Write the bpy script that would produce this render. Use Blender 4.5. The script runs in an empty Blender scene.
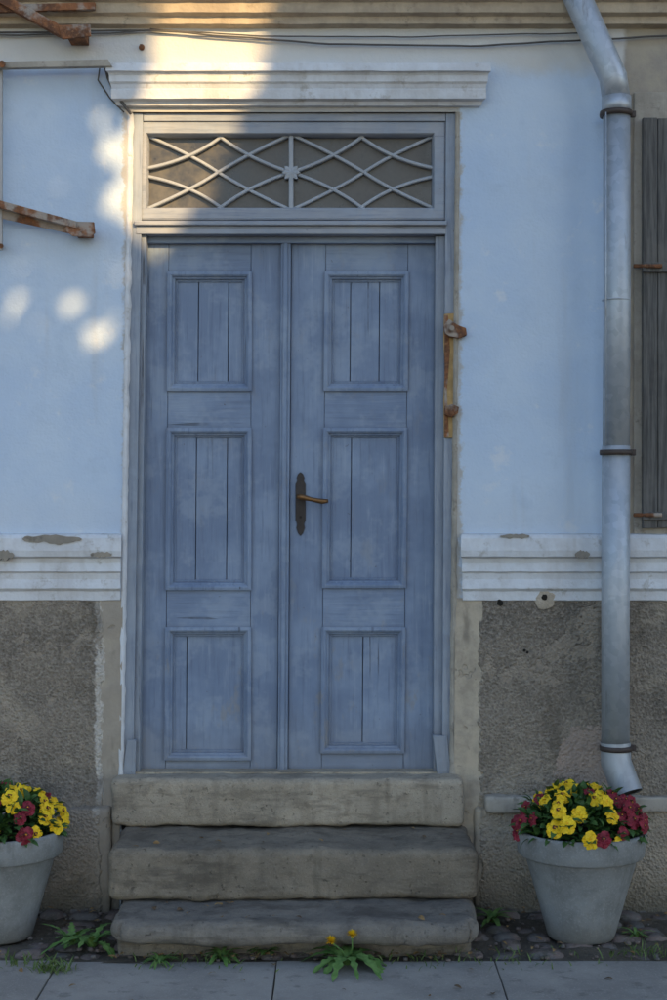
import bpy, bmesh, math, random
from mathutils import Vector, noise as mn
random.seed(7)
S=bpy.context.scene
# P(): metres from measurements taken on the photo, for a plane at depth y (wall front = 0)
CAMH=1.64; D=6.0; F=1500.0
def P(px,py,y=0.0):
    s=(D+y)/F
    return Vector(((px-333.5)*s, y, CAMH-(py-500)*s))
def X(px,y=0): return P(px,500,y).x
def Z(py,y=0): return P(0,py,y).z
# ------------------------------------------------------------ materials
class Mt:
    def __init__(s,name,rough=.85,metal=0.0,spec=.3):
        s.mat=bpy.data.materials.new(name); s.mat.use_nodes=True
        s.nt=s.mat.node_tree; s.b=s.nt.nodes['Principled BSDF']
        s.b.inputs['Roughness'].default_value=rough; s.b.inputs['Metallic'].default_value=metal
        s.b.inputs['Specular IOR Level'].default_value=spec
        s.pos=s.N('ShaderNodeNewGeometry').outputs['Position']; s.nrm=None
        sp=s.N('ShaderNodeSeparateXYZ'); s.L(s.pos,sp.inputs[0]); s.x,s.y,s.z=sp.outputs
    def N(s,t): return s.nt.nodes.new(t)
    def L(s,a,b): s.nt.links.new(a,b)
    def put(s,v,i):
        if isinstance(v,bpy.types.NodeSocket): s.L(v,i)
        elif isinstance(v,(tuple,list)): i.default_value=(v[0],v[1],v[2],1) if len(i.default_value)==4 else v
        else: i.default_value=v
    def vec(s,st=None,off=(0,0,0)):
        if st is None and off==(0,0,0): return s.pos
        m=s.N('ShaderNodeMapping'); s.L(s.pos,m.inputs[0])
        m.inputs['Location'].default_value=off
        if st: m.inputs['Scale'].default_value=st
        return m.outputs[0]
    def noise(s,scale,detail=3,rough=.6,st=None,off=(0,0,0)):
        n=s.N('ShaderNodeTexNoise'); s.L(s.vec(st,off),n.inputs['Vector'])
        n.inputs['Scale'].default_value=scale; n.inputs['Detail'].default_value=min(4,detail)
        n.inputs['Roughness'].default_value=rough
        return n.outputs[0]
    def vor(s,scale,out=0):
        n=s.N('ShaderNodeTexVoronoi'); s.L(s.pos,n.inputs['Vector']); n.inputs['Scale'].default_value=scale
        return n.outputs[out]
    def rng(s,v,a,b,c=0.0,d=1.0):
        n=s.N('ShaderNodeMapRange'); n.interpolation_type='SMOOTHSTEP'
        s.put(v,n.inputs[0])
        for i,k in enumerate((a,b,c,d)): s.put(k,n.inputs[i+1])
        return n.outputs[0]
    def m(s,op,a,b=0.0):
        n=s.N('ShaderNodeMath'); n.operation=op; s.put(a,n.inputs[0]); s.put(b,n.inputs[1]); return n.outputs[0]
    def mix(s,f,a,b,mode='MIX'):
        n=s.N('ShaderNodeMix'); n.data_type='RGBA'; n.blend_type=mode
        s.put(f,n.inputs[0]); s.put(a,n.inputs[6]); s.put(b,n.inputs[7]); return n.outputs[2]
    def bump(s,h,dist,strength=1.0):
        n=s.N('ShaderNodeBump'); n.inputs['Distance'].default_value=dist; n.inputs['Strength'].default_value=strength
        s.L(h,n.inputs['Height'])
        if s.nrm is not None: s.L(s.nrm,n.inputs['Normal'])
        s.nrm=n.outputs[0]
    def ao(s,dist=.03):
        n=s.N('ShaderNodeAmbientOcclusion'); n.samples=1; n.inputs['Distance'].default_value=dist
        return n.outputs['AO']
    def done(s,col,rough=None):
        s.put(col,s.b.inputs['Base Color'])
        if rough is not None: s.put(rough,s.b.inputs['Roughness'])
        if s.nrm is not None: s.L(s.nrm,s.b.inputs['Normal'])
        return s.mat
def vary(m,base,amt=.2,scale=3,fine=40):
    a=m.noise(scale,4,.65); b=m.noise(fine,2,.6,off=(3,1,2))
    v=m.m('ADD',m.m('MULTIPLY',m.m('SUBTRACT',a,.5),amt*3),m.m('MULTIPLY',m.m('SUBTRACT',b,.5),amt*1.2))
    v=m.m('ADD',v,1.0)
    c=m.N('ShaderNodeVectorMath'); c.operation='SCALE'
    c.inputs[0].default_value=base[:3]
    m.L(v,c.inputs['Scale']); return c.outputs[0]
def mat_plaster():
    m=Mt('blue_white_plaster',.9)
    big=m.noise(1.6,4,.6); med=m.noise(7,4,.65,off=(5,0,2)); fine=m.noise(90,2,.6)
    col=m.mix(m.rng(big,.35,.65),(.475,.60,.775),(.555,.665,.80))
    col=m.mix(m.m('MULTIPLY',m.rng(med,.52,.75),.45),col,(.42,.53,.67))
    col=m.mix(m.m('MULTIPLY',m.rng(med,.42,.28),.5),col,(.76,.775,.80))
    st=m.noise(9,3,.6,st=(1,1,.09))
    col=m.mix(m.m('MULTIPLY',m.rng(st,.55,.75),.25),col,(.44,.45,.46))
    zz=m.m('ADD',m.z,m.m('MULTIPLY',m.m('SUBTRACT',med,.5),.12))
    col=m.mix(m.rng(zz,Z(82),Z(56),0,.8),col,(.60,.58,.53))
    col=m.mix(m.m('MULTIPLY',m.rng(zz,Z(470),Z(545)),.25),col,(.50,.49,.47))
    xx=m.m('ADD',m.x,m.m('MULTIPLY',m.m('SUBTRACT',med,.5),.05))
    tan=m.mix(m.rng(med,.4,.65),(.40,.36,.29),(.33,.30,.26))
    col=m.mix(m.rng(xx,X(622),X(628)),col,tan)
    e=m.m('ABSOLUTE',m.m('SUBTRACT',m.x,X(292)),0)
    e2=m.m('ADD',e,m.m('MULTIPLY',m.m('SUBTRACT',m.noise(14,4,.75),.5),.09))
    below=m.rng(m.z,Z(98),Z(108))
    col=m.mix(m.m('MULTIPLY',m.m('MULTIPLY',m.rng(e2,.685,.665),below),.75),col,(.42,.38,.32))
    chip=m.rng(m.noise(16,4,.7,off=(2,7,1)),.72,.735)
    col=m.mix(m.m('MULTIPLY',chip,.6),col,(.42,.40,.36))
    m.bump(m.m('ADD',m.m('MULTIPLY',med,.010),m.m('MULTIPLY',fine,.002)),1.0,.7)
    return m.done(col)
def mat_white(name='white_moulding',a=(.66,.70,.75),b=(.57,.59,.62),dirt_shade=(.36,.345,.32),aos=.35):
    m=Mt(name,.9)
    med=m.noise(6,4,.7); f=m.noise(70,2,.6)
    col=m.mix(m.rng(med,.38,.65),a,b)
    col=m.mix(m.m('MULTIPLY',m.rng(m.noise(13,4,.75,off=(4,4,4)),.56,.72),.7),col,dirt_shade)
    st=m.noise(14,3,.6,st=(1,1,.12)); col=m.mix(m.m('MULTIPLY',m.rng(st,.5,.75),.3),col,dirt_shade)
    if aos: col=m.mix(m.rng(m.ao(.03),.7,.2,0,aos),col,dirt_shade)  # occlusion darkening mixed into the colour along creases
    m.bump(m.m('ADD',m.m('MULTIPLY',med,.008),m.m('MULTIPLY',f,.002)),1.0,.7)
    return m.done(col)
def mat_lower():
    m=Mt('roughcast_plinth',.95)
    big=m.noise(2.2,4,.65); f=m.noise(75,3,.7); v=m.vor(85)
    grey=m.mix(m.rng(big,.35,.68),(.26,.228,.186),(.155,.137,.115))
    grey=m.mix(m.m('MULTIPLY',m.rng(f,.42,.66),.55),grey,(.40,.36,.305))
    grey=m.mix(m.rng(v,.55,.2,0,.35),grey,(.12,.105,.09))
    be=m.noise(10,4,.7,off=(1,5,2))
    beige=m.mix(m.rng(be,.38,.66),(.48,.42,.33),(.35,.31,.25))
    beige=m.mix(m.rng(m.noise(22,4,.75),.6,.72,0,.7),beige,(.24,.21,.18))
    e=m.m('ABSOLUTE',m.m('SUBTRACT',m.x,X(291)),0)
    wob=m.m('MULTIPLY',m.m('SUBTRACT',m.noise(8,4,.75,off=(6,2,0)),.5),.09)
    e2=m.m('ADD',e,wob)
    leftside=m.rng(m.x,X(300),X(280))
    beige=m.mix(m.m('MULTIPLY',leftside,.7),beige,(.31,.28,.24))
    k=m.rng(e2,.752,.764)
    col=m.mix(k,beige,grey)
    line=m.m('MULTIPLY',m.rng(e2,.748,.757),m.rng(e2,.788,.776)); line=m.m('MULTIPLY',line,leftside)
    col=m.mix(m.m('MULTIPLY',line,.8),col,(.62,.59,.54))
    pt=m.m('MULTIPLY',m.rng(m.noise(4.5,4,.7,off=(7,7,1)),.60,.615),.75)
    col=m.mix(pt,col,m.mix(m.rng(f,.4,.6),(.37,.32,.26),(.30,.265,.215)))
    stn=m.noise(6,4,.7,st=(1,1,.35),off=(3,9,4)); col=m.mix(m.rng(stn,.52,.66,0,.6),col,(.13,.115,.095))
    stn2=m.noise(2.8,4,.75,off=(5,1,8)); col=m.mix(m.rng(stn2,.52,.62,0,.45),col,(.44,.39,.31))
    zz=m.m('ADD',m.z,m.m('MULTIPLY',m.m('SUBTRACT',big,.5),.3))
    col=m.mix(m.rng(zz,.47,.40,0,.85),col,beige)
    dx=m.m('SUBTRACT',m.x,X(592)); dz=m.m('SUBTRACT',m.z,Z(762))
    r=m.m('SQRT',m.m('ADD',m.m('MULTIPLY',dx,dx),m.m('MULTIPLY',dz,dz)))
    r=m.m('ADD',r,m.m('MULTIPLY',m.m('SUBTRACT',be,.5),.2))
    col=m.mix(m.rng(r,.15,.135,0,.85),col,(.42,.34,.29))
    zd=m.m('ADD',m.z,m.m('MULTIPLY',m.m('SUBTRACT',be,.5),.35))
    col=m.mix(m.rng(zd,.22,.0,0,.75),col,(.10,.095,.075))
    rc=m.m('MULTIPLY',m.m('MULTIPLY',m.m('ADD',f,m.m('MULTIPLY',v,.7)),k),.012)
    m.bump(m.m('SUBTRACT',m.m('ADD',rc,m.m('MULTIPLY',be,.01)),m.m('MULTIPLY',pt,.006)),1.0,.9)
    return m.done(col)
def mat_paint(name,horiz=False,base=(.165,.225,.34),pale=(.245,.315,.435)):
    m=Mt(name,.62,0,.35)
    st=(.06,1,1) if horiz else (1,1,.06)
    g=m.noise(60,4,.65,st=st); big=m.noise(3.2,4,.65)
    col=m.mix(m.rng(big,.36,.66),base,pale)
    col=m.mix(m.rng(g,.50,.70,0,.35 if horiz else .45),col,(.105,.14,.215))
    col=m.mix(m.rng(g,.44,.30,0,.25 if horiz else .33),col,(.36,.42,.51))
    fd=m.noise(5.5,4,.75,off=(4,2,7)); col=m.mix(m.rng(fd,.50,.63,0,.4),col,(.30,.365,.46))
    w=m.m('MULTIPLY',m.rng(m.noise(11,4,.75,st=(1,1,.45)),.58,.68),m.rng(m.z,1.6,.5,.3,1.0))
    col=m.mix(m.m('MULTIPLY',w,.6),col,(.28,.275,.26))
    col=m.mix(m.m('MULTIPLY',m.rng(m.m('ADD',m.z,m.m('MULTIPLY',big,.4)),1.05,.7),.4),col,(.25,.255,.26))
    sp=m.rng(m.noise(55,2,.7,off=(3,3,3)),.74,.78); col=m.mix(m.m('MULTIPLY',sp,.7),col,(.09,.08,.08))
    ck=m.rng(m.noise(38,2,.55,st=(1,1,.03) if not horiz else (.03,1,1),off=(8,1,1)),.69,.725)
    ck=m.m('MULTIPLY',ck,m.rng(big,.42,.58))
    col=m.mix(m.m('MULTIPLY',ck,.7),col,(.06,.065,.08))
    col=m.mix(m.rng(m.ao(.018),.7,.2,0,.6),col,(.065,.07,.085))  # grooves and joints darkened in the paint colour by ambient occlusion
    m.bump(m.m('SUBTRACT',m.m('MULTIPLY',g,.0035),m.m('MULTIPLY',ck,.003)),1.0,.8)
    return m.done(col,m.rng(big,.3,.7,.5,.75))
def mat_step(name,a,b,dark):
    m=Mt(name,.9)
    big=m.noise(3,4,.7); f=m.noise(110,3,.7); md=m.noise(16,4,.7,off=(2,2,7))
    col=m.mix(m.rng(big,.35,.66),a,b)
    col=m.mix(m.rng(md,.54,.7,0,.55),col,dark)
    col=m.mix(m.rng(f,.5,.72,0,.4),col,(a[0]*1.25,a[1]*1.25,a[2]*1.25))
    col=m.mix(m.rng(m.noise(240,1,.6),.62,.7,0,.5),col,(.09,.085,.08))
    st=m.noise(12,3,.6,st=(1,1,.15),off=(1,8,3)); col=m.mix(m.rng(st,.52,.72,0,.45),col,dark)
    hz=m.noise(5,4,.75,st=(.5,1,2.2),off=(6,3,3)); col=m.mix(m.rng(hz,.50,.64,0,.6),col,dark)
    pit=m.rng(m.noise(45,2,.6,off=(2,8,8)),.66,.72); col=m.mix(m.m('MULTIPLY',pit,.6),col,dark)
    m.bump(m.m('SUBTRACT',m.m('ADD',m.m('MULTIPLY',md,.009),m.m('MULTIPLY',f,.003)),m.m('MULTIPLY',pit,.004)),1.0,.9)
    return m.done(col)
def mat_simple(name,base,rough=.8,metal=0,amt=.2,scale=4,fine=50,bump=.002,spec=.3):
    m=Mt(name,rough,metal,spec); c=vary(m,base,amt,scale,fine)
    m.bump(m.noise(fine,2,.6),bump,.8); return m.done(c)
def mat_rust(name='rusty_iron'):
    m=Mt(name,.85,.1); a=m.noise(18,4,.7); b=m.noise(70,3,.7)
    c=m.mix(m.rng(a,.38,.62),(.30,.13,.06),(.13,.065,.04))
    c=m.mix(m.rng(b,.55,.7,0,.6),c,(.42,.22,.11)); c=m.mix(m.rng(m.noise(9,4,.6,off=(3,3,1)),.50,.62,0,.8),c,(.40,.37,.33))
    m.bump(b,.003,1); return m.done(c)
def mat_zinc():
    m=Mt('galvanised_steel',.5,.45,.5)
    v=m.vor(38,1); g=m.N('ShaderNodeRGBToBW'); m.L(v,g.inputs[0])
    b=m.noise(6,4,.7,st=(1,1,.3))
    c=m.mix(g.outputs[0],(.36,.41,.47),(.47,.52,.58)); c=m.mix(m.rng(b,.5,.7,0,.6),c,(.58,.60,.62))
    c=m.mix(m.rng(m.noise(20,4,.7,st=(1,1,.2),off=(3,1,1)),.6,.72,0,.6),c,(.24,.24,.25))
    c=m.mix(m.m('MULTIPLY',m.rng(m.z,.75,.5),.5),c,(.26,.25,.24))
    m.bump(b,.006,.5); return m.done(c,m.rng(b,.3,.7,.42,.62))
def mat_pot():
    m=Mt('weathered_grey_pot',.8); a=m.noise(9,4,.7); f=m.noise(120,3,.7)
    c=m.mix(m.rng(a,.36,.66),(.27,.285,.29),(.20,.21,.21)); c=m.mix(m.rng(f,.5,.7,0,.5),c,(.36,.37,.37))
    c=m.mix(m.rng(m.noise(15,4,.7,st=(1,1,.15)),.54,.72,0,.6),c,(.14,.14,.13))
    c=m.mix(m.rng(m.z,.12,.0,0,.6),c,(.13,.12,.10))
    m.bump(m.m('ADD',m.m('MULTIPLY',f,.002),m.m('MULTIPLY',a,.003)),1.0,.7); return m.done(c)
def mat_shutter():
    m=Mt('grey_shutter_wood',.85); g=m.noise(70,4,.7,st=(1,1,.05)); b=m.noise(5,4,.6)
    c=m.mix(m.rng(g,.35,.65),(.075,.075,.074),(.15,.148,.143)); c=m.mix(m.rng(b,.5,.7,0,.4),c,(.20,.19,.175))
    m.bump(g,.004,1); return m.done(c)
def mat_glass():
    m=Mt('dusty_glass',.3,0,.5); a=m.noise(7,4,.7)
    c=m.mix(m.rng(a,.35,.7),(.04,.04,.04),(.11,.105,.098))
    return m.done(c,m.rng(a,.3,.7,.22,.5))
def mat_ground():
    m=Mt('earth_ground',.95); a=m.noise(4,4,.7); f=m.noise(60,4,.75)
    c=m.mix(m.rng(a,.38,.64),(.13,.11,.085),(.08,.07,.057)); c=m.mix(m.rng(f,.52,.7,0,.6),c,(.22,.20,.165))
    m.bump(m.m('ADD',m.m('MULTIPLY',f,.010),m.m('MULTIPLY',a,.015)),1.0,1); return m.done(c)
def mat_cobble():
    m=Mt('cobble_stone',.85); a=m.noise(9,3,.6); f=m.noise(90,3,.7)
    c=m.mix(m.rng(a,.4,.6),(.16,.125,.115),(.14,.135,.13)); c=m.mix(m.rng(m.noise(5,2,.5,off=(3,3,3)),.5,.6,0,.7),c,(.21,.16,.14))
    c=m.mix(m.rng(f,.52,.7,0,.5),c,(.25,.235,.21)); c=m.mix(m.rng(m.noise(14,4,.7,off=(1,1,5)),.5,.64,0,.7),c,(.075,.07,.055))
    m.bump(f,.004,.9); return m.done(c)
def mat_slab():
    m=Mt('concrete_paving',.9); a=m.noise(2.5,4,.7); f=m.noise(130,3,.75)
    c=m.mix(m.rng(a,.38,.64),(.36,.34,.31),(.27,.255,.235)); c=m.mix(m.rng(f,.52,.7,0,.55),c,(.46,.435,.40))
    c=m.mix(m.rng(m.noise(12,4,.7),.56,.7,0,.5),c,(.12,.115,.105)); m.bump(f,.002,.9); return m.done(c)
def mat_leaf(name,a,b,rough=.55):
    m=Mt(name,rough,0,.35); n=m.noise(35,2,.6); c=m.mix(m.rng(n,.35,.65),a,b)
    return m.done(c)
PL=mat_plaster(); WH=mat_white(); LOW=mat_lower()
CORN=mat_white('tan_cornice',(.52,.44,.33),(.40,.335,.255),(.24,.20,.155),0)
LEDGE=mat_white('stone_ledge',(.42,.39,.34),(.31,.29,.25),(.17,.155,.13),0)
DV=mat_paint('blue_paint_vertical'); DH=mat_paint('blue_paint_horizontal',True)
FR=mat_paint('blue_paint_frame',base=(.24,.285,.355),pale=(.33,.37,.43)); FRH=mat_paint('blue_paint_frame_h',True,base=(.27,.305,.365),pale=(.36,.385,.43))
LAT=mat_simple('lattice_paint',(.36,.39,.43),.7)
ST1=mat_step('top_step_concrete',(.42,.365,.285),(.32,.28,.22),(.18,.155,.12))
ST2=mat_step('middle_step_concrete',(.26,.225,.175),(.175,.152,.12),(.095,.082,.065))
ST3=mat_step('bottom_step_stone',(.235,.213,.182),(.165,.152,.135),(.09,.08,.07))
RUST=mat_rust(); ZN=mat_zinc(); POT=mat_pot(); SHU=mat_shutter(); GL=mat_glass()
GR=mat_ground(); COB=mat_cobble(); SLAB=mat_slab()
DARK=mat_simple('dark_iron',(.05,.045,.045),.55,.5); BRASS=mat_simple('worn_brass',(.20,.11,.05),.4,.7)
BAND=mat_simple('pipe_band_iron',(.085,.07,.065),.6,.4)
CABLE=mat_simple('cable_sheath',(.10,.095,.09),.7); HOLE=mat_simple('hole_dark',(.02,.018,.015),.9)
FOAM=mat_simple('yellowed_wood',(.40,.27,.12),.8,0,.4,20); PATCH=mat_simple('mortar_patch',(.42,.37,.30),.95,0,.3,20,90,.006)
ASPH=mat_simple('asphalt',(.05,.05,.05),.9,0,.3,3,150,.004)
SOIL=mat_simple('potting_soil',(.03,.022,.016),.95,0,.4,20,90,.01)
GLEAF=mat_leaf('pansy_leaf',(.028,.075,.018),(.06,.13,.03)); WLEAF=mat_leaf('weed_leaf',(.08,.17,.04),(.14,.25,.07))
GRASS=mat_leaf('grass_blade',(.07,.13,.03),(.14,.2,.06))
YEL=mat_leaf('yellow_petal',(.80,.50,.012),(.88,.62,.02),.6); REDP=mat_leaf('dark_red_petal',(.16,.010,.022),(.26,.02,.04),.6)
BLO=mat_leaf('petal_blotch',(.05,.008,.01),(.09,.012,.01),.6); ORG=mat_leaf('orange_eye',(.75,.30,.01),(.8,.4,.01),.6)
# ------------------------------------------------------------ mesh helpers
def empty(name):
    o=bpy.data.objects.new(name,None); S.collection.objects.link(o); return o
def mk(name,vs,fs,mats,par=None,smooth=False,bev=0,idx=None,seg=2,recalc=True):
    me=bpy.data.meshes.new(name); me.from_pydata([tuple(v) for v in vs],[],fs)
    if not isinstance(mats,(list,tuple)): mats=[mats]
    for m_ in mats: me.materials.append(m_)
    if idx:
        for p,i in zip(me.polygons,idx): p.material_index=i
    if recalc:
        bm=bmesh.new(); bm.from_mesh(me); bmesh.ops.recalc_face_normals(bm,faces=bm.faces); bm.to_mesh(me); bm.free()
    if smooth:
        for p in me.polygons: p.use_smooth=True
    o=bpy.data.objects.new(name,me); S.collection.objects.link(o)
    if par: o.parent=par
    if bev:
        b=o.modifiers.new('bevel','BEVEL'); b.width=bev; b.segments=seg; b.limit_method='ANGLE'; b.angle_limit=.6
    return o
BF=[(0,1,2,3),(7,6,5,4),(0,4,5,1),(1,5,6,2),(2,6,7,3),(3,7,4,0)]
def box4(name,c,yf,yb,mat,par=None,bev=.002):
    f=[P(a,b,yf) for a,b in c]; bk=[Vector((v.x,yb,v.z)) for v in f]
    return mk(name,f+bk,BF,mat,par,bev=bev)
def rect(name,x0,y0,x1,y1,yf,yb,mat,par=None,bev=.002):
    return box4(name,[(x0,y0),(x1,y0),(x1,y1),(x0,y1)],yf,yb,mat,par,bev)
def wbox(name,a,b,mat,par=None,bev=0):
    x0,y0,z0=a;x1,y1,z1=b
    vs=[(x0,y0,z1),(x1,y0,z1),(x1,y0,z0),(x0,y0,z0),(x0,y1,z1),(x1,y1,z1),(x1,y1,z0),(x0,y1,z0)]
    return mk(name,vs,BF,mat,par,bev=bev)
def nz(x,y,z,sc,seed=0): return mn.fractal(Vector((x*sc+seed,y*sc,z*sc)),1.0,2.0,4)
def sheet(name,c,y,mat,par,cell=.03,amp=.004,sc=3.0):
    TL,TR,BR,BL=[P(a,b,0) for a,b in c]
    nx=max(2,int((TR-TL).length/cell)); ny=max(2,int((TL-BL).length/cell)); vs=[];fs=[]
    for j in range(ny+1):
        for i in range(nx+1):
            u=i/nx; v=j/ny; p=(TL*(1-u)+TR*u)*(1-v)+(BL*(1-u)+BR*u)*v
            vs.append(Vector((p.x,y+amp*nz(p.x,0,p.z,sc),p.z)))
    for j in range(ny):
        for i in range(nx):
            a=j*(nx+1)+i; fs.append((a,a+nx+1,a+nx+2,a+1))
    return mk(name,vs,fs,mat,par,smooth=True,recalc=False)
def hmould(name,x0,x1,prof,mat,par,cell=.03,amp=.003,taper=0,maxp=.07):
    n=max(2,int((x1-x0)*.004/cell)); vs=[];fs=[];k=len(prof)
    for i in range(n+1):
        u=i/n
        for (py,y) in prof:
            a=taper*(1-min(1,-y/maxp)); px=(x0+a)*(1-u)+(x1-a)*u
            p=P(px,py,0); d=amp*nz(p.x,y*5,p.z,6,3); e=amp*.6*nz(p.x,y*5,p.z,14,9)
            vs.append(Vector((p.x,y+(d if y<0 else 0),p.z+e)))
    for i in range(n):
        for j in range(k-1):
            a=i*k+j; fs.append((a,a+1,a+k+1,a+k))
    fs.append(tuple(range(k))); fs.append(tuple(range(n*k,n*k+k)))
    return mk(name,vs,fs,mat,par)
def tube(name,pts,r,mat,par=None,seg=20,smooth=True,cap=True,rs=None):
    pts=[Vector(p) for p in pts]; vs=[];fs=[]; n=len(pts)
    up=None
    for i,p in enumerate(pts):
        t=((pts[min(i+1,n-1)]-p).normalized()+(p-pts[max(i-1,0)]).normalized()).normalized()
        if up is None:
            up=Vector((0,1,0)) if abs(t.y)<.9 else Vector((1,0,0))
        a=t.cross(up).normalized(); b=a.cross(t).normalized(); up=b
        sc=1.0
        if 0<i<n-1:
            c=(pts[i+1]-p).normalized().dot((p-pts[i-1]).normalized()); sc=1/max(.5,math.sqrt((1+c)/2))
        rr=rs[i] if rs else r
        bend=None
        if 0<i<n-1:
            bd=((pts[i+1]-p).normalized()-(p-pts[i-1]).normalized())
            if bd.length>1e-4: bend=bd.normalized()
        for k in range(seg):
            an=2*math.pi*k/seg; v=a*math.cos(an)*rr+b*math.sin(an)*rr
            if bend: v=v+bend*(v.dot(bend))*(sc-1)
            vs.append(p+v)
    for i in range(n-1):
        for k in range(seg):
            fs.append((i*seg+k,i*seg+(k+1)%seg,(i+1)*seg+(k+1)%seg,(i+1)*seg+k))
    if cap: fs.append(tuple(range(seg))); fs.append(tuple(range((n-1)*seg,n*seg)))
    o=mk(name,vs,fs,mat,par)
    if smooth:
        for p in o.data.polygons: p.use_smooth=len(p.vertices)==4
    return o
def lathe(name,c,prof,mat,par=None,seg=48,wob=0):
    vs=[];fs=[];k=len(prof)
    for i in range(seg):
        a=2*math.pi*i/seg
        for r,z in prof:
            w=1+wob*nz(math.cos(a),math.sin(a),z,1.5)
            vs.append(Vector((c[0]+r*w*math.cos(a),c[1]+r*w*math.sin(a),c[2]+z)))
    for i in range(seg):
        for j in range(k-1):
            a=i*k+j;b=((i+1)%seg)*k+j; fs.append((a,b,b+1,a+1))
    return mk(name,vs,fs,mat,par,smooth=True)
def rblock(name,a,b,r,mat,par=None,cell=.035,amp=.004,seed=0,rxy=None):
    lo=Vector(a);hi=Vector(b); bm=bmesh.new()
    def ax(l,h):
        n=max(2,int((h-l-2*r)/cell)); return [l,l+r*.12,l+r*.4,l+r*.7]+[l+r+(h-l-2*r)*i/n for i in range(n+1)]+[h-r*.7,h-r*.4,h-r*.12,h]
    A=[ax(lo[i],hi[i]) for i in range(3)]
    for d in range(3):
        u,v=[i for i in range(3) if i!=d]
        for side in (lo[d],hi[d]):
            g=[]
            for s_ in A[u]:
                row=[]
                for t_ in A[v]:
                    p=Vector((0,0,0)); p[d]=side;p[u]=s_;p[v]=t_; row.append(bm.verts.new(p))
                g.append(row)
            for i in range(len(g)-1):
                for j in range(len(g[0])-1): bm.faces.new((g[i][j],g[i+1][j],g[i+1][j+1],g[i][j+1]))
    bmesh.ops.remove_doubles(bm,verts=bm.verts,dist=1e-5)
    for vt in bm.verts:
        p=vt.co.copy()
        if rxy:
            q=Vector((min(max(p.x,lo.x+rxy),hi.x-rxy),min(max(p.y,lo.y+rxy),hi.y+9),0)); dd=Vector((p.x-q.x,p.y-q.y,0))
            if abs(dd.x)>1e-6 and abs(dd.y)>1e-6:
                m_=max(abs(dd.x),abs(dd.y)); dd=dd.normalized()*m_; p=Vector((q.x+dd.x,q.y+dd.y,p.z))
        q=Vector([min(max(vt.co[i],lo[i]+r),hi[i]-r) for i in range(3)]); dd=vt.co-q
        if dd.length>1e-7:
            m_=max(abs(dd.x),abs(dd.y),abs(dd.z)); p=p+(dd.normalized()*m_-dd)
            nn=dd.normalized(); p+=nn*amp*nz(p.x,p.y,p.z,5,seed)+nn*amp*.5*nz(p.x,p.y,p.z,22,seed+5)
        vt.co=p
    bmesh.ops.recalc_face_normals(bm,faces=bm.faces)
    me=bpy.data.meshes.new(name); bm.to_mesh(me); bm.free(); me.materials.append(mat)
    for p in me.polygons: p.use_smooth=True
    o=bpy.data.objects.new(name,me); S.collection.objects.link(o)
    if par:o.parent=par
    return o
def outline(name,pts,yf,yb,mat,par,bev=.0015):
    n=len(pts);vs=[P(a,b,yf) for a,b in pts]; vs+= [Vector((v.x,yb,v.z)) for v in vs]
    fs=[tuple(range(n)),tuple(range(2*n-1,n-1,-1))]+[(i,(i+1)%n,n+(i+1)%n,n+i) for i in range(n)]
    return mk(name,vs,fs,mat,par,bev=bev,seg=1)
# ------------------------------------------------------------ HOUSE
H=empty('plaster_house')
box4('wall_core_left',[(-900,-260),(131,-260),(121,912),(-900,912)],.014,.45,PL,H,0)
box4('wall_core_right',[(458,-260),(1500,-260),(1500,912),(452,912)],.014,.45,PL,H,0)
box4('wall_core_top',[(131,-260),(458,-260),(458,112),(131,112)],.014,.45,PL,H,0)
wbox('interior_back',(X(100),.40,0),(X(480),.46,4.0),DARK,H)
sheet('wall_upper_left_a',[(-900,-260),(131.3,-260),(131.3,112),(-900,112)],0,PL,H)
sheet('wall_upper_left',[(-900,112),(131.3,112),(123,600),(-900,600)],0,PL,H)
sheet('wall_above_door',[(131,-260),(458,-260),(458,112),(130,112)],0,PL,H)
sheet('wall_upper_right',[(458,-260),(1500,-260),(1500,600),(455,600)],0,PL,H)
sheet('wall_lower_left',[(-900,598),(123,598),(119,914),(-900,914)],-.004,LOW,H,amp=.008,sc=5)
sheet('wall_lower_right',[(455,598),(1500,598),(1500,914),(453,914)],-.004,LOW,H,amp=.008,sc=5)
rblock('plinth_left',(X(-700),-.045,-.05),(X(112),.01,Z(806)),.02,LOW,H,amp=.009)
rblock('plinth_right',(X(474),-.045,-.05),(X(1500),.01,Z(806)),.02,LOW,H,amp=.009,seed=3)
rblock('ledge_right',(X(484),-.065,Z(810)),(X(1500),.0,Z(794)),.012,LEDGE,H,amp=.008,cell=.025)
prof=[(533,.01),(534.5,-.045),(538,-.056),(550,-.060),(556,-.055),(558,-.030),(563,-.026),(571,-.034),(573,-.022),(579,-.018),(588,-.026),(591,-.012),(600,-.010),(602,.01)]
hmould('band_moulding_left',-900,124,prof,WH,H,taper=4)
hmould('band_moulding_right',459,1500,prof,WH,H,taper=4)
hmould('door_hood_moulding',109,489,[(67,.01),(69,-.082),(77,-.088),(78,-.074),(80,-.068),(86,-.066),(88,-.058),(92,-.052),(93,-.056),(102,-.054),(103.5,-.030),(107,-.022),(108,.01)],WH,H,taper=11,maxp=.088,amp=.002)
hmould('eaves_cornice',-900,1500,[(-120,.01),(-118,-.20),(-70,-.19),(-60,-.15),(-30,-.13),(-6,-.125),(-4,-.105),(7,-.10),(9,-.080),(18,-.072),(20,-.045),(27,-.040),(29,.01)],CORN,H)
wbox('eaves_soffit',(-5,-.34,4.72),(5,.45,4.80),CORN,H)
mk('roof',[(-5.2,-.45,4.78),(5.2,-.45,4.78),(5.2,4.0,7.6),(-5.2,4.0,7.6),(-5.2,-.45,4.84),(5.2,-.45,4.84),(5.2,4.0,7.68),(-5.2,4.0,7.68)],BF,mat_simple('roof_tiles',(.3,.12,.07),.8),H)
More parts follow.
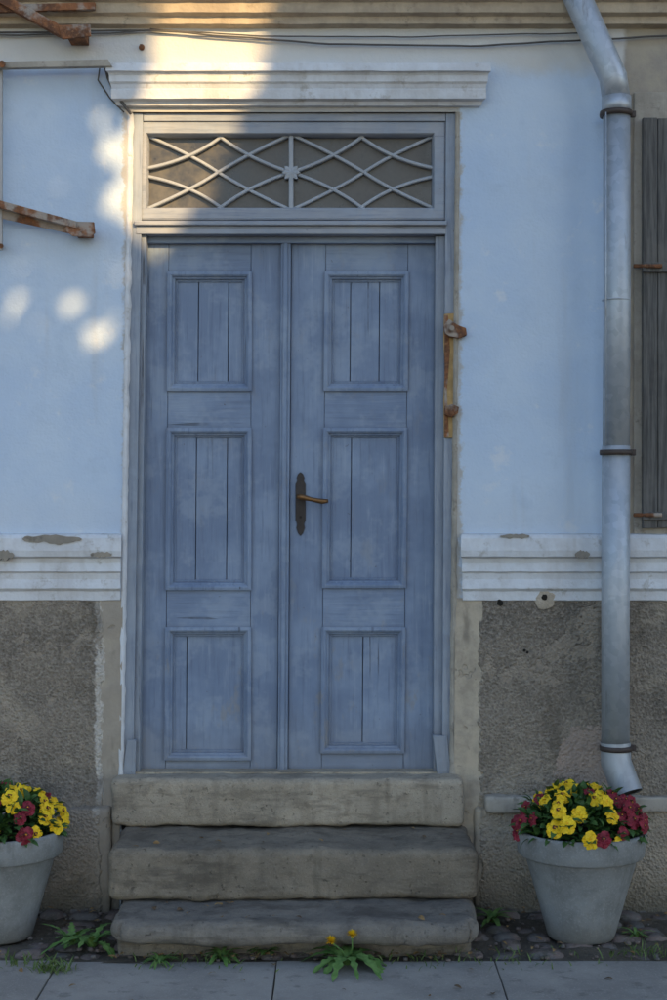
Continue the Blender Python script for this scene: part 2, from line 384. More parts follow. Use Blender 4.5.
for nm,c in (('mortar_fillet_left',[(127,112),(134,112),(124,780),(118,780)]),('mortar_fillet_right',[(456,112),(461,112),(457,780),(450,780)])):
    TL,TR,BR,BL=[P(a,b,0) for a,b in c]; vs=[];fs=[];n=90
    for i in range(n+1):
        t=i/n;l=TL.lerp(BL,t);r=TR.lerp(BR,t); w=.006*nz(0,0,l.z,18,2 if 'left' in nm else 8)
        for k,(u,y) in enumerate(((-.1,.01),(.15,-.004),(.75,-.002),(1,.03))):
            q=l.lerp(r,u); vs.append(Vector((q.x+w*(1 if k>1 else -1)*(k!=0 and 1 or .5),y+.3*w,q.z)))
    for i in range(n):
        for k in range(3): a=i*4+k; fs.append((a,a+1,a+5,a+4))
    mk(nm,vs,fs,WH if 'left' in nm else LEDGE,H,smooth=True)
# --- door frame
G=empty('blue_double_door'); G.parent=H
box4('jamb_left_outer',[(133,113),(143,113),(133,779),(122,779)],.015,.16,FR,G)
box4('jamb_left_inner',[(142.5,113),(148,113),(139.5,776),(132.5,776)],.035,.16,FR,G)
box4('jamb_right_outer',[(446,113),(457,113),(452,779),(442,779)],.015,.16,FR,G)
box4('jamb_right_inner',[(435.5,236),(446,236),(442,776),(433.5,776)],.04,.16,FR,G)
rect('frame_head',143.4,113,445.6,121,.018,.16,FRH,G)
def ring(name,c,prof,mat,par,ybase=None):
    vs=[];fs=[];(tl,tr,br,bl)=c
    for ins,y in prof:
        yb=ybase if ybase is not None else y
        for (px,py),(sx,sy) in zip((tl,tr,br,bl),((1,1),(-1,1),(-1,-1),(1,-1))):
            q=P(px+sx*ins,py+sy*ins,yb); vs.append(Vector((q.x,y,q.z)))
    n=len(prof)
    for j in range(n-1):
        for k in range(4):
            a=j*4+k;b=j*4+(k+1)%4; fs.append((a,b,b+4,a+4))
    return mk(name,vs,fs,mat,par,bev=.0012,seg=1)
ring('transom_sash',[(134.5,121.5),(446,121.5),(446,220),(133.5,220)],[(0,.10),(0,.026),(2,.022),(11.5,.022),(12.5,.03),(13.5,.05),(14,.085)],FRH,G,.022)
rect('transom_glass',146,130,436,209,.075,.079,GL,G,0)
def strip(name,pts,w,yf,yb,mat,par):
    n=len(pts);vs=[];fs=[]
    W=[P(a,b,yf) for a,b in pts]
    for i,p in enumerate(W):
        t=(W[min(i+1,n-1)]-W[max(i-1,0)]).normalized(); nn=Vector((-t.z,0,t.x))*w/2
        for q,y in ((p+nn,yf+.003),(p+nn*.5,yf),(p-nn*.5,yf),(p-nn,yf+.003),(p-nn,yb),(p+nn,yb)): vs.append(Vector((q.x,y,q.z)))
    for i in range(n-1):
        for k in range(6): fs.append((i*6+k,i*6+(k+1)%6,(i+1)*6+(k+1)%6,(i+1)*6+k))
    return mk(name,vs,fs,mat,par)
def bez(p0,p1,p2,n=16):
    return [((1-t)**2*p0[0]+2*t*(1-t)*p1[0]+t*t*p2[0],(1-t)**2*p0[1]+2*t*(1-t)*p1[1]+t*t*p2[1]) for t in [i/n for i in range(n+1)]]
li=0
def lat(p0,p1,p2,off):
    global li; li+=1
    strip('lattice_%d'%li,bez(p0,p1,p2),.0125,.045+off,.072,LAT,G)
cx,cy=291,172
for s in (-1,1):
    f=lambda x:cx+s*x
    o=0
    for t in (-1,1):
        g=lambda y:cy+t*y
        lat((f(0),g(0)),(f(42),g(13)),(f(73),g(37)),o); o+=.0011
        lat((f(68),g(37)),(f(100),g(12)),(f(145),g(4)),o); o+=.0011
        lat((f(2),g(37)),(f(48),g(16)),(f(73),g(0)),o); o+=.0011
        lat((f(72.5),g(.3)),(f(98),g(-17)),(f(145),g(-37)),o); o+=.0011
strip('lattice_mullion',[(291,133),(291,209)],.018,.040,.072,LAT,G)
vs=[];fs=[];c0=P(291,172,.034);n=32
vs.append(c0)
for i in range(n):
    a=2*math.pi*i/n; r=.030*(1+.22*math.cos(8*a)); vs.append(c0+Vector((r*math.cos(a),.006,r*math.sin(a))))
for i in range(n):
    a=2*math.pi*i/n; r=.030*(1+.22*math.cos(8*a)); vs.append(c0+Vector((r*math.cos(a),.03,r*math.sin(a))))
for i in range(n): fs+= [(0,1+i,1+(i+1)%n),(1+i,1+n+i,1+n+(i+1)%n,1+(i+1)%n)]
mk('rosette',vs,fs,LAT,G)
rect('transom_beam_ledge',134,220.5,447,225,-.004,.14,FRH,G,.004)
rect('transom_beam',136,225.5,446,234,.012,.15,FRH,G,.003)
rect('door_head_stop',139,234.5,440,243,.07,.16,DH,G,.002)
YL=.10
def q4(a,b,y0,y1):
    def xx(e,y): t=(y-243)/530; return e[0]+(e[1]-e[0])*t
    return [(xx(a,y0),y0),(xx(b,y0),y0),(xx(b,y1),y1),(xx(a,y1),y1)]
def leaf(nm,outer,pl,pr,inner,rows,crk):
    L_=empty(nm); L_.parent=G
    g=.25
    box4('stile_a',q4(outer,(pl[0]-g,pl[1]-g),240,774),YL,.145,DV,L_)
    box4('stile_b',q4((pr[0]+g,pr[1]+g),inner,240,774),YL,.145,DV,L_)
    ys=[240]+[v for r in rows for v in r]+[774]
    for i in range(0,len(ys),2):
        box4('rail_%d'%i,q4(pl,pr,ys[i],ys[i+1]),YL+(.002 if i in (0,len(ys)-2) else -.002),.145,DH,L_)
    for j,r in enumerate(rows):
        c=q4(pl,pr,r[0],r[1])
        ring('panel_moulding_%d'%j,c,[(-.5,YL+.01),(-1.2,YL-.012),(2,YL-.015),(3.6,YL-.010),(4.4,YL-.002),(6,YL),(6.6,YL+.012),(8.4,YL+.010),(9.2,YL+.020),(9.6,YL+.03)],DV,L_,YL)
        xs=crk[j]
        edges=[(pl[0]+8,pl[1]+8)]+[(e+2,e-2) for e in xs]+[(pr[0]-8,pr[1]-8)]
        for k in range(len(edges)-1):
            a=edges[k];b=edges[k+1]; a2=(a[0]+(.35 if k else 0),a[1]+(.35 if k else 0)); b2=(b[0]-(.35 if k<len(edges)-2 else 0),b[1]-(.35 if k<len(edges)-2 else 0))
            box4('board_%d_%d'%(j,k),q4(a2,b2,r[0]+8.5,r[1]-8.5),YL+.017+random.uniform(-.0015,.0015),.14,DV,L_,.002)
leaf('door_leaf_left',(139.5,136.5),(169,165.5),(251,250),(281.5,277),[(273,390),(429,589),(628,759)],[[197,227],[196,227],[188]])
leaf('door_leaf_right',(291.5,288),(326,321.5),(408,403),(436.5,434),[(273,390),(429,587),(628,752)],[[349,378],[351],[364]])
box4('astragal',[(281,240),(291,240),(287.5,774),(277.5,774)],YL-.022,.14,DV,G,.004)
box4('astragal_bead',[(283.5,240),(288,240),(284.5,774),(280,774)],YL-.028,YL-.01,DV,G,.003)
box4('threshold',[(125,772),(449,772),(450,780),(124,780)],.02,.30,ST1,G,.003)
box4('jamb_block_left',[(127,740),(136,740),(135,779),(122,779)],.004,.1,FR,G,.002)
box4('jamb_block_right',[(433,736),(447,736),(452,779),(438,779)],.006,.1,FR,G,.002)
Hn=empty('door_handle'); Hn.parent=G
half=[(0,472),(2.5,474),(4,478),(3.2,481),(5,484),(5,520),(3.4,524),(4.2,528),(2.5,533),(0,536)]
pts=[(300.5+a,b) for a,b in half]+[(300.5-a,b) for a,b in half[::-1][1:-1]]
outline('backplate',pts,YL-.006,YL+.001,DARK,Hn)
tube('spindle',[P(300.5,497,YL),P(300.5,497,.03)],.011,BRASS,Hn,14)
tube('lever',[P(297,496.5,.028),P(302,497,.026),P(312,499.5,.026),P(322,501.5,.028),P(328,501,.034)],.01,BRASS,Hn,14,rs=[.010,.0125,.0085,.0105,.008])
tube('keyhole',[P(300.5,517,YL-.009),P(300.5,517,YL)],.005,HOLE,Hn,10)
R=empty('rusty_strike_plate'); R.parent=G
outline('plate',[(444,314),(455,313),(454,345),(455.5,368),(453.5,395),(454,438),(444,438),(443.5,400),(445,370),(443.5,340)],.008,.016,FOAM,R)
outline('plate_rust',[(444.5,315),(448,315),(450,350),(447,392),(449,436),(444.5,437)],.004,.01,RUST,R)
for a in (321,405):
    outline('staple',[(444,a+4),(449,a-2),(458,a+4),(466,a+7),(467,a+14),(459,a+17),(449,a+15),(445,a+12)] if a<350 else [(445,a+2),(452,a-1),(459,a+2),(458,a+8),(451,a+12),(445,a+9)],-.03,.01,RUST,R)
    tube('pin',[P(452,a+7,-.045),P(452,a+7,.01)],.010,RUST,R,12)
Wn=empty('window_with_shutter'); Wn.parent=H
rect('window_surround',634,92,900,536,-.012,.01,LEDGE,Wn,.004)
x=643
for i in range(7):
    w=[15,17,14,16,15,17,16][i]; rect('shutter_board_%d'%i,x,118+random.uniform(-1,1),x+w-.4,528+random.uniform(-1,1),-.045+random.uniform(-.002,.002),-.02,SHU,Wn,.003); x+=w
rect('shutter_batten_top',643,262,752,272,-.058,-.044,SHU,Wn,.003); rect('shutter_batten_low',643,512,752,520,-.058,-.044,SHU,Wn,.003)
for yy in (266,515): tube('shutter_pintle',[P(634,yy,-.03),P(648,yy,-.062),P(662,yy,-.066)],.008,RUST,Wn,10)
def blob(name,px,py,r,y,mat,th=.006,n=20,seed=1):
    c=P(px,py,0);vs=[Vector((c.x,y-th,c.z))];fs=[]
    for k,(rr,yy) in enumerate(((.7,y-th),(1,y))):
        for i in range(n):
            a=2*math.pi*i/n;q=r*rr*(1+.35*mn.noise(Vector((math.cos(a)*1.5,math.sin(a)*1.5,seed)))); vs.append(Vector((c.x+q*math.cos(a),yy,c.z+q*math.sin(a))))
    for i in range(n): fs+=[(0,1+i,1+(i+1)%n),(1+i,1+n+i,1+n+(i+1)%n,1+(i+1)%n)]
    return mk(name,vs,fs,mat,H,smooth=True)
blob('mortar_patch',545,598,.045,-.008,PATCH,seed=2); blob('plug_hole',544,597,.012,-.0155,HOLE,.001)
for a,b,r in ((500,603,.012),(499,601,.008),(524,650,.006),(527,652,.005)): blob('plug_hole',a,b,r,-.013,HOLE,.001,seed=a)
EXM=mat_white('exposed_mortar',(.33,.30,.25),(.25,.23,.20),(.13,.12,.10),0)
def chip(x0,x1,y0,y1,sd,yf=-.063):
    up=[];dn=[];n=22
    for i in range(n+1):
        u=i/n; e=math.sin(math.pi*min(1,max(0,u)))
        e=max(0.0,e)**.4; a=mn.noise(Vector((u*7,sd,0))); b=mn.noise(Vector((u*9,sd,5)))
        ym=(y0+y1)/2; hh=(y1-y0)/2*e; xx=x0+(x1-x0)*u
        up.append((xx,ym-hh*(1+.7*a))); dn.append((xx,ym+hh*(1+.9*b)))
    outline('exposed_mortar',up+dn[::-1][1:-1],yf,-.04,EXM,H,0)
chip(22,82,535,543,1.3); chip(-6,14,551,560,2.7); chip(90,112,552,557,4.1); chip(500,530,534,538,6.3); chip(575,590,551,558,8.8)
blob('wall_hook',142,48,.012,-.006,RUST,.02)
# ------------------------------------------------------------ brackets, cables
B=empty('rusty_awning_bracket')
box4('arm',[(-60,184),(76,221),(76,228),(-60,192)],-.11,-.06,RUST,B)
box4('arm_flange',[(-60,191),(76,227.5),(76,235),(-60,205)],-.065,-.06,RUST,B,.001)
outline('end_plate',[(66,221),(94,222),(95,233),(90,237),(72,236),(66,231)],-.10,-.09,RUST,B)
outline('end_foot',[(74,224),(90,224),(90,234),(74,234)],-.095,.01,RUST,B)
B2=empty('rusty_awning_bracket')
box4('arm',[(-60,-42),(66,28),(62,37),(-60,-30)],-.12,-.08,RUST,B2)
outline('end_plate',[(58,25),(90,24),(91,36),(62,39)],-.13,-.12,RUST,B2)
outline('end_foot',[(66,26),(84,26),(84,36),(66,36)],-.125,.01,RUST,B2)
box4('brace',[(-60,6),(95,2),(95,9),(-60,14)],-.10,-.08,RUST,B2)
B3=empty('iron_rail')
box4('rail',[(-60,63),(108,59),(112,66),(-60,69)],-.10,-.07,LEDGE,B3)
tube('rail_bolt',[P(2,64,-.13),P(2,64,.0)],.014,RUST,B3,10)
box4('upright',[(-4,66),(2,66),(2,250),(-4,250)],-.07,-.05,mat_simple('painted_iron',(.42,.42,.42),.7),B3)
tube('upright_foot',[P(1,246,-.08),P(1,246,.01)],.010,RUST,B3,10)
C=empty('overhead_cable')
def cab(name,pts,r=.004,y=-.02):
    q=[]
    for i in range(len(pts)-1):
        for t in range(10):
            u=t/10; a=pts[i];b=pts[i+1]; q.append((a[0]+(b[0]-a[0])*u,a[1]+(b[1]-a[1])*u))
    q.append(pts[-1]); tube(name,[P(a,b+.8*mn.noise(Vector((a*.03,0,r*999))),y) for a,b in q],r,CABLE,C,8)
cab('cable_a',[(-200,36),(150,30),(200,34),(330,44),(470,46),(585,40),(700,34)])
cab('cable_b',[(150,29),(260,36),(400,37),(520,34),(590,33)],.003)
cab('cable_c',[(-200,34),(20,35),(110,33),(150,30)],.003)
cab('cable_drop',[(104,62),(108,78),(116,95),(126,108),(131,114)],.006,-.03)
cab('cable_drop_b',[(100,66),(98,80),(110,98),(124,112)],.003,-.02)
# ------------------------------------------------------------ downpipe
DP=empty('downpipe'); yP=-.12
rp=14.2*(D+yP)/F
tube('upper_offset',[P(545,-75,yP),P(613,77,yP),P(616.5,100,yP)],rp*.98,ZN,DP,28)
tube('main_pipe',[P(616.5,100,yP),P(617,300,yP),P(616,451,yP)],rp*.95,ZN,DP,28)
tube('socket_top',[P(616.4,97,yP),P(616.5,114,yP)],rp*1.03,ZN,DP,28)
tube('lower_pipe',[P(616,446,yP),P(615.5,600,yP),P(615.5,752,yP)],rp*.99,ZN,DP,28)
tube('shoe',[P(615.5,742,yP),P(616,762,yP),P(628,794,yP-.05)],rp*1.05,ZN,DP,28,cap=False)
tube('shoe_inside',[P(616,762,yP),P(627.7,793.2,yP-.048)],rp*.99,HOLE,DP,24,cap=True)
tube('seam',[P(606,112,yP-.045),P(606,446,yP-.045)],.003,ZN,DP,8)
for a in (114,452.5,748):
    lathe('band',P(616,a,yP),[(rp*.9,.010),(rp*1.13,.010),(rp*1.16,0),(rp*1.13,-.010),(rp*.9,-.010)],BAND,DP,28)
    p=P(616,a,yP); wbox('band_lug',(p.x+rp,p.y-.006,p.z-.012),(p.x+rp+.022,p.y+.012,p.z+.012),BAND,DP,.002)
    tube('band_spike',[p+Vector((0,.03,0)),p+Vector((0,.14,0))],.008,BAND,DP,8)
lathe('pipe_seam',P(616.3,300,yP),[(rp*.9,.003),(rp*1.0,.003),(rp*1.015,0),(rp*1.0,-.003),(rp*.9,-.003)],ZN,DP,28)
# ------------------------------------------------------------ steps
SS=empty('stone_steps')
def fx(px,d): return (px-333.5)*(D-d)/F
rblock('top_step',(fx(110,.1),-.10,.352),(fx(464,.1),.10,.540),.024,ST1,SS,amp=.008,seed=1,cell=.02)
rblock('middle_step',(fx(108,.46),-.46,.158),(fx(478,.46),.0,.349),.032,ST2,SS,amp=.010,seed=4,cell=.02)
rblock('bottom_step',(fx(107,.75),-.75,.072),(fx(482,.75),.0,.156),.041,ST3,SS,amp=.010,seed=8,rxy=.10,cell=.02)
rblock('step_footing',(fx(118,.6),-.62,-.06),(fx(470,.6),.0,.082),.02,ST2,SS,amp=.012,seed=9)
# ------------------------------------------------------------ ground
wbox('ground',(-150,-150,-.6),(150,150,-.012),GR)
def patchsheet(name,x0,x1,y0,y1,cell,f,mat):
    nx=int((x1-x0)/cell);ny=int((y1-y0)/cell);vs=[];fs=[]
    for j in range(ny+1):
        for i in range(nx+1):
            a=x0+(x1-x0)*i/nx;b=y0+(y1-y0)*j/ny; vs.append((a,b,f(a,b)))
    for j in range(ny):
        for i in range(nx): a=j*(nx+1)+i; fs.append((a,a+1,a+nx+2,a+nx+1))
    return mk(name,vs,fs,mat,None,smooth=True,recalc=False)
patchsheet('earth_strip',-3.5,4.5,-.72,.0,.025,lambda a,b:.004+.012*nz(a,b,0,6),GR)
vs=[];fs=[]
ico=bmesh.new(); bmesh.ops.create_icosphere(ico,subdivisions=2,radius=1); iv=[v.co.copy() for v in ico.verts]; jf=[tuple(v.index for v in f.verts) for f in ico.faces]; ico.free()
def stone(cx_,cy_,cz,sx,sy,sz,ang,sd):
    b=len(vs)
    for v in iv:
        e=4.0; l=(abs(v.x)**e+abs(v.y)**e+abs(v.z)**e)**(1/e); p=v/l; p=p*(1+.16*mn.noise(p*1.3+Vector((sd,0,0))))
        x_=p.x*sx;y_=p.y*sy; vs.append((cx_+x_*math.cos(ang)-y_*math.sin(ang),cy_+x_*math.sin(ang)+y_*math.cos(ang),cz+p.z*sz))
    fs.extend([tuple(i+b for i in f) for f in jf])
y_=-.655
while y_<-.02:
    x_=-2.6+random.random()*.1
    h=random.uniform(.085,.11)
    while x_<3.2:
        w=random.uniform(.075,.14)
        if random.random()<.82: stone(x_+w/2,y_+h/2+random.uniform(-.012,.012),-.014+random.uniform(-.012,.008),w*.46,h*.46,.03,random.uniform(-.2,.2),random.random()*99)
        x_+=w+random.uniform(0,.015)
    y_+=h
for i in range(500):
    r=random.uniform(.003,.012); stone(random.uniform(-2,2.2),random.uniform(-.7,-.03),.012,r,r*.8,r*.6,random.random()*6,random.random()*99)
mk('cobblestones',vs,fs,COB,None,smooth=True,recalc=False)
PV=empty('pavement')
ys=[-.695,-1.32,-1.95,-2.55]
for r in range(3):
    xj=[X(275,-.85)+.77*(i-5)-(0 if r%2==0 else .38) for i in range(12)]
    for i in range(11):
        rblock('slab_%d_%d'%(r,i),(xj[i]+.002,ys[r+1]+.004,-.06),(xj[i+1]-.002,ys[r]-.004,.012+random.uniform(-.003,.003)),.005,SLAB,PV,cell=.12,amp=.002,seed=i*3+r)
wbox('kerb',(-8,-2.72,-.1),(8,-2.56,.014),SLAB,PV,.01)
wbox('road',(-60,-9.5,-.2),(60,-2.73,-.008),ASPH)
# ------------------------------------------------------------ plants
def basis(n):
    n=n.normalized(); a=n.cross(Vector((0,0,1)))
    if a.length<1e-3:a=Vector((1,0,0))
    a.normalize(); return a,a.cross(n).normalized()*-1,n
def leafgeo(V,Fc,I,mi,base,dirn,up,ln,w,n=4,droop=.3,ser=0):
    d=dirn.normalized(); side=d.cross(up).normalized(); u=side.cross(d).normalized(); b=len(V)
    for i in range(n+1):
        t=i/n; c=base+d*ln*t+u*(ln*droop*(t-t*t*1.9)); ww=w*max(0.02,math.sin(math.pi*min(1,(t*.86+.1))))**.8
        if ser: ww*=(1.15 if i%2 else .5)
        if i==n: ww*=.15
        V.extend([c-side*ww+u*ww*.25,c,c+side*ww+u*ww*.25])
    for i in range(n):
        a=b+i*3; Fc+= [(a,a+1,a+4,a+3),(a+1,a+2,a+5,a+4)]; I+=[mi,mi]
def pansy(V,Fc,I,c,nrm,r,mi,roll):
    a,b,n=basis(nrm)
    a2=a*math.cos(roll)+b*math.sin(roll); b2=b*math.cos(roll)-a*math.sin(roll)
    for k,(an,rr,dst,off) in enumerate(((118,.60,.50,-.10),(62,.60,.50,-.06),(190,.50,.50,0),(-10,.50,.50,.02),(-90,.62,.48,.07))):
        an=math.radians(an); pc=c+(a2*math.cos(an)+b2*math.sin(an))*r*dst+n*r*off; s=len(V); V.append(pc+n*r*.03)
        for i in range(10):
            q=2*math.pi*i/10; ru=rr*r*(1+.08*math.sin(i*3.1+k)); e=pc+(a2*math.cos(q)+b2*math.sin(q))*ru
            out=(e-c); V.append(e+n*(r*.16*math.sin(i*2.3+k*1.7)-.10*r*(out.length/r)**2*1.5))
        for i in range(10): Fc.append((s,s+1+i,s+1+(i+1)%10)); I.append(mi)
    for rad,off,m2 in ((.36,.13,3),(.12,.16,4)):
        if mi==1 and rad>.3 and random.random()<.45: continue
        s=len(V); V.append(c+n*r*(off+.03)-b2*r*.12)
        for i in range(8):
            q=2*math.pi*i/8; V.append(c+n*r*off-b2*r*.12+(a2*math.cos(q)+b2*math.sin(q)*.8)*r*rad*(1.0 if i%2 else .7))
        for i in range(8): Fc.append((s,s+1+i,s+1+(i+1)%8)); I.append(m2)
def pot(cx_,cy_,seed,reds):
    random.seed(seed); E=empty('flower_pot')
    pr=[(0,.0),(.118,.0),(.124,.006),(.128,.02),(.170,.17),(.208,.302),(.212,.306),(.228,.308),(.234,.314),(.243,.392),(.242,.400),(.236,.403),(.222,.400),(.219,.385),(.214,.35)]
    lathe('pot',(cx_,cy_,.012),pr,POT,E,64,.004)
    lathe('soil',(cx_,cy_,.0),[(0.0,.40),(.12,.395),(.223,.375)],SOIL,E,32)
    V=[];Fc=[];I=[]
    def dome(th,ph,k):
        return Vector((cx_+.232*k*math.cos(ph)*math.cos(th),cy_+.232*k*math.cos(ph)*math.sin(th),.405+.155*k*math.sin(ph)))
    for i in range(900):
        th=random.uniform(0,6.283);ph=math.asin(random.uniform(-.02,1)); k=random.uniform(.45,1.02)
        p=dome(th,ph,k); out=Vector((math.cos(th)*math.cos(ph),math.sin(th)*math.cos(ph),math.sin(ph)+.1))
        d=(out+Vector((random.gauss(0,.6),random.gauss(0,.6),random.gauss(0,.5)))).normalized()
        leafgeo(V,Fc,I,0,p,d,Vector((random.gauss(0,.3),random.gauss(0,.3),1)),random.uniform(.03,.06),random.uniform(.008,.015),4,.3)
    pts=[]
    tries=0
    while len(pts)<62 and tries<4000:
        tries+=1
        th=random.uniform(0,6.283);ph=math.asin(random.uniform(0,1)**.9)
        p=dome(th,ph,random.uniform(1.0,1.13))
        if all((p-q).length>.041 for q in pts): pts.append(p)
        else: continue
        out=Vector((math.cos(th)*math.cos(ph),math.sin(th)*math.cos(ph),math.sin(ph)+.15))
        nrm=out+Vector((random.gauss(0,.25),random.gauss(0,.25)-.55,random.gauss(0,.2)+.1))
        u=(p.x-cx_)/.24; v=(p.z-.4)/.16
        red=any(abs(u-a)<w and abs(v-b)<h for a,b,w,h in reds)
        if random.random()<.10: red=not red
        r=random.uniform(.025,.033)
        pansy(V,Fc,I,p,nrm,r,2 if red else 1,random.gauss(0,.5))
        q=p-out*.05; b=len(V)
        sd=Vector((.0016,0,0)); V.extend([q-sd,q+sd,p+sd-nrm.normalized()*.004,p-sd-nrm.normalized()*.004]); Fc.append((b,b+1,b+2,b+3)); I.append(0)
    mk('pansies',V,Fc,[GLEAF,YEL,REDP,BLO,ORG],E,smooth=False,idx=I,recalc=False)
    return E
yp=-.40; sp=(D+yp)/F
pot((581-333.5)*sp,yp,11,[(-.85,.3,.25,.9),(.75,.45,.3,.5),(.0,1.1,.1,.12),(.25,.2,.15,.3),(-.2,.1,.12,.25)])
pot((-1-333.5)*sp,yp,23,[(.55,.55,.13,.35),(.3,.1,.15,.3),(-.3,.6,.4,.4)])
def rosette(name,px,py,n,ln,w,seed,ser=1,mat=None,up=.45,droop=.7,flower=None):
    random.seed(seed); s=CAMH/((py-500)/F); c=Vector(((px-333.5)*s/F,-(D-s),.012)); V=[];Fc=[];I=[]
    for i in range(n):
        a=2*math.pi*(i+random.uniform(-.35,.35))/n; e=up*random.uniform(.4,1.5)
        d=Vector((math.cos(a),math.sin(a),e)); L_=ln*random.uniform(.6,1.15)
        leafgeo(V,Fc,I,0,c+Vector((math.cos(a),math.sin(a),0))*.01,d,Vector((0,0,1)),L_,w*random.uniform(.7,1.2),12 if ser else 6,droop,ser)
    o=mk(name,V,Fc,[mat or WLEAF],None,idx=I,recalc=False,smooth=not ser)
    if flower:
        for j,(fx_,fy_) in enumerate(flower):
            q=P(fx_,fy_,c.y-.02); tube('stalk_%d'%j,[c,(c+q)/2+Vector((.01,0,.01)),q],.0028,WLEAF,o,8)
            V=[];Fc=[];I=[]
            for k in range(90):
                a=random.random()*6.283; e=random.random()*1.4
                d=Vector((math.cos(a)*math.cos(e),math.sin(a)*math.cos(e)-.3,math.sin(e))); leafgeo(V,Fc,I,0,q,d,Vector((.1,.3,1)),.025,.003,2,.1)
            mk('bloom_%d'%j,V,Fc,[YEL],o,idx=I,recalc=False)
    return o
rosette('dandelion',347,968,17,.165,.021,3,flower=[(331,942),(352,936)])
rosette('dandelion',92,951,12,.15,.018,5,up=.8); rosette('dandelion',72,948,8,.12,.018,15,up=1.2,droop=.4)
rosette('weed_plant',265,958,16,.07,.008,8,ser=0,up=1.0); rosette('weed_plant',222,962,14,.08,.009,9,ser=0,up=.9)
rosette('weed_plant',160,966,18,.06,.006,10,ser=0,up=.8); rosette('weed_plant',492,925,14,.09,.010,12,ser=0,up=1.2)
rosette('weed_plant',636,940,12,.06,.006,13,ser=0,up=1.0); rosette('weed_plant',655,906,16,.10,.012,14,ser=0,up=1.3)
def tuft(name,px,py,n,ln,spread,seed):
    random.seed(seed); s=CAMH/((py-500)/F); c=Vector(((px-333.5)*s/F,-(D-s),.008)); V=[];Fc=[];I=[]
    for i in range(n):
        b=c+Vector((random.gauss(0,spread),random.gauss(0,spread*.5),0)); a=random.random()*6.283
        leafgeo(V,Fc,I,0,b,Vector((math.cos(a)*.6,math.sin(a)*.6,random.uniform(.5,1.6))),Vector((random.gauss(0,.4),random.gauss(0,.4),1)),ln*random.uniform(.5,1.2),.0022,5,.3)
    mk(name,V,Fc,[GRASS],None,idx=I,recalc=False)
tuft('grass_tuft',52,975,90,.06,.035,21); tuft('grass_tuft',20,968,40,.05,.05,22); tuft('grass_tuft',520,962,50,.035,.12,23)
tuft('grass_tuft',420,962,60,.03,.12,24); tuft('grass_tuft',200,966,60,.035,.12,25); tuft('grass_tuft',640,958,60,.05,.06,26)
# fallen leaves and petals
random.seed(77); V=[];Fc=[];I=[]
for i in range(170):
    xx=random.uniform(-1.5,1.7); r_=random.random()
    if r_<.72: c=Vector((xx,random.uniform(-.70,-.06),.028))
    elif r_<.82: c=Vector((random.uniform(-.78,.46),random.uniform(-.44,-.13),.357))
    elif r_<.90: c=Vector((random.uniform(-.75,.44),random.uniform(-.70,-.50),.166))
    else: c=Vector((xx,random.uniform(-1.2,-.72),.018))
    if r_<.72 and -.80<c.x<.52: c.y=random.uniform(-.70,-.66)
    a=random.random()*6.283
    leafgeo(V,Fc,I,random.choice((0,0,1)),c,Vector((math.cos(a),math.sin(a),random.uniform(-.05,.25))),Vector((random.gauss(0,.3),random.gauss(0,.3),1)),random.uniform(.012,.034),random.uniform(.004,.010),4,.25)
mk('leaf_litter',V,Fc,[mat_leaf('dry_leaf',(.20,.12,.05),(.30,.20,.09),.8),mat_leaf('old_leaf',(.09,.06,.035),(.15,.10,.06),.8)],None,idx=I,recalc=False)
# ------------------------------------------------------------ out of view: house added to block the sun + linden, shading the facade
AZ=math.radians(25); EL=math.radians(24)
sun=Vector((math.sin(AZ)*math.cos(EL),-math.cos(AZ)*math.cos(EL),math.sin(EL)))
O=empty('sun_blocker_house')
OW=mat_simple('pale_render',(.62,.60,.55),.9); OR=mat_simple('red_tiles',(.22,.08,.05),.85)
def off(y): k=-y/(math.cos(AZ)*math.cos(EL)); return sun.x*k,sun.z*k
ox,oz=off(-11); ox2,oz2=off(-13.5)
xe=X(262)+ox2; ze=Z(365)+oz; zt=4.1+oz2
xl=X(-150)+ox
wbox('main_walls',(xe,-13.5,0),(xe+3.2,-11,zt),OW,O)
wbox('main_roof_cornice',(xe,-13.5,zt),(xe+3.3,-10.85,zt+.25),OR,O)
wbox('side_wing',(xl,-13.3,0),(xe-.01,-11.0,ze),OW,O)
for i in range(3):
    for zz in (1.0,4.2):
        a=xl+.6+i*1.8; wbox('window',(a,-10.98,zz),(a+1.0,-10.9,zz+1.5),GL,O)
for zz in (1,4.2,7.2): wbox('window',(xe+1.1,-10.98,zz),(xe+2.1,-10.9,zz+1.5),GL,O)
T=empty('linden_tree')
BARK=mat_simple('bark',(.10,.08,.06),.9,0,.4,8,40,.01); TL_=mat_leaf('linden_leaf',(.05,.10,.025),(.09,.16,.04))
yt=-8.6; tx,tz=off(yt); C0=Vector((X(105)+tx,yt,Z(160)+tz))
random.seed(3)
tube('trunk',[(C0.x+.2,yt,-.02),(C0.x+.25,yt-.05,1.5),(C0.x+.1,yt,3.2),(C0.x,yt,C0.z-1.2),(C0.x,yt,C0.z-.9)],.15,BARK,T,14,rs=[.22,.15,.13,.10,.06])
for i in range(9):
    a=i*2.4; e=C0+Vector((math.cos(a)*1.4,math.sin(a)*1.2,random.uniform(-1.0,-.2)-.4)); b0=Vector((C0.x+.05,yt,C0.z-1.6-.12*i)); tube('limb_%d'%i,[b0,b0.lerp(e,.5)+Vector((0,0,.1)),e],.05,BARK,T,8,rs=[.05,.03,.012])
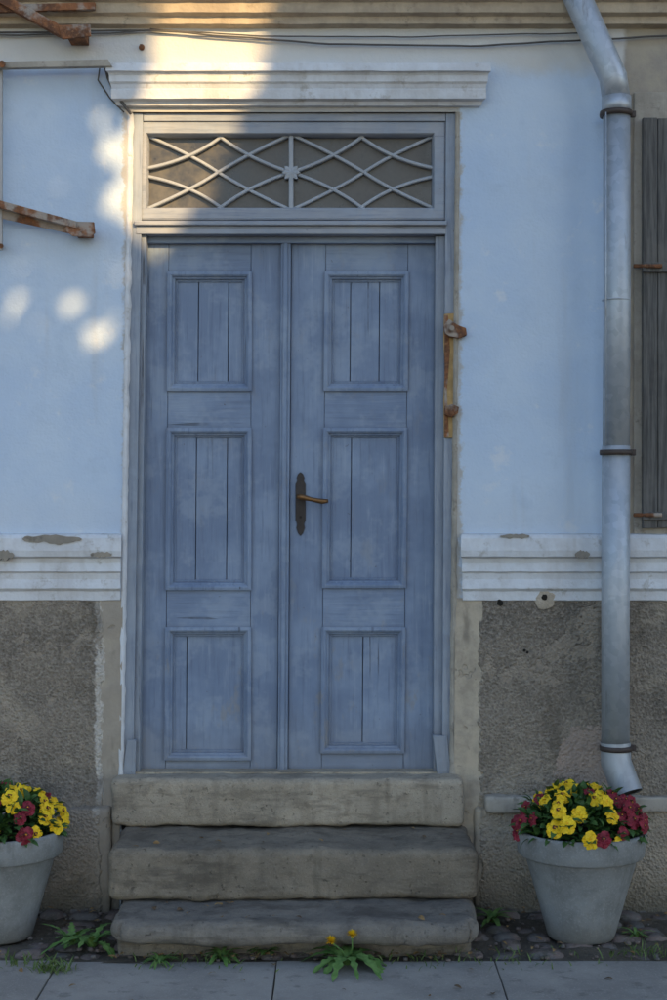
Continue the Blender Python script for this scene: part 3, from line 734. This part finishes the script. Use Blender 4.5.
# leaves left out of the crown so sun patches land at chosen wall spots
holes=[(208,0,74,30),(208,45,56,34),(200,88,52,34),(186,126,54,30),(172,165,52,38),(150,205,36,32),
 (20,300,3,2),(74,302,8,6),(92,338,9,3),(60,188,3,2),(84,168,2,2),(112,150,3,12),(72,212,1,1),(104,200,1,4),(36,330,0,0),(6,322,0,0),(30,262,-2,-2),(98,118,2,10),(60,245,-1,-1),(112,318,1,1),(92,236,-1,-1),(40,226,-2,-2),(118,270,-1,3),(20,200,-2,-2)]
HW=[(X(a),Z(b),c*.004,d*.004) for a,b,c,d in holes]
V=[];Fc=[]
def addleaf(p,sz):
    t=-p.y/(math.cos(AZ)*math.cos(EL)); wx=p.x-sun.x*t; wz=p.z-sun.z*t
    for hx,hz,rx,rz in HW:
        if ((wx-hx)/(rx+.045))**2+((wz-hz)/(rz+.045))**2<1: return
    n=Vector((random.gauss(0,.7)+sun.x*.8,random.gauss(0,.7)-.8,random.gauss(0,.8)+.4)).normalized(); a,b_,n=basis(n); an=random.random()*6.28
    a,b_=a*math.cos(an)+b_*math.sin(an),b_*math.cos(an)-a*math.sin(an); s=len(V)
    V.extend([p-a*sz,p-a*sz*.3+b_*sz*.75,p+a*sz*.5+b_*sz*.55,p+a*sz*1.15,p+a*sz*.5-b_*sz*.55,p-a*sz*.3-b_*sz*.75]); Fc.append((s,s+1,s+2,s+3,s+4,s+5))
for i in range(16000):
    while True:
        q=Vector((random.uniform(-1,1),random.uniform(-1,1),random.uniform(-1,1)))
        if q.length<1*(1+.25*mn.noise(q*2.2)): break
    addleaf(C0+Vector((q.x*1.9,q.y*1.4,q.z*1.6)),random.uniform(.045,.075))
mk('crown',V,Fc,TL_,T,recalc=False)
# ------------------------------------------------------------ light, camera
w=bpy.data.worlds.new('World'); S.world=w; w.use_nodes=True; nt=w.node_tree
sky=nt.nodes.new('ShaderNodeTexSky'); sky.sky_type='NISHITA'; sky.sun_disc=False; sky.sun_elevation=EL; sky.sun_rotation=math.pi-AZ
sky.dust_density=.4; sky.air_density=1.0; sky.ozone_density=1.0
bg=nt.nodes['Background']; nt.links.new(sky.outputs[0],bg.inputs[0]); bg.inputs[1].default_value=.24
ld=bpy.data.lights.new('sun','SUN'); ld.energy=7.5; ld.angle=math.radians(.5); ld.color=(1,.66,.29)
lo=bpy.data.objects.new('sun',ld); S.collection.objects.link(lo); lo.rotation_euler=sun.to_track_quat('Z','Y').to_euler(); lo.location=sun*30
cd=bpy.data.cameras.new('camera'); co=bpy.data.objects.new('camera',cd); S.collection.objects.link(co)
cd.sensor_fit='VERTICAL'; cd.sensor_height=24; cd.lens=36; cd.clip_end=500
co.location=(0,-D,CAMH); co.rotation_euler=(math.pi/2,0,0); S.camera=co
S.view_settings.view_transform='Standard'; S.view_settings.look='None'; S.view_settings.exposure=0; S.view_settings.gamma=1
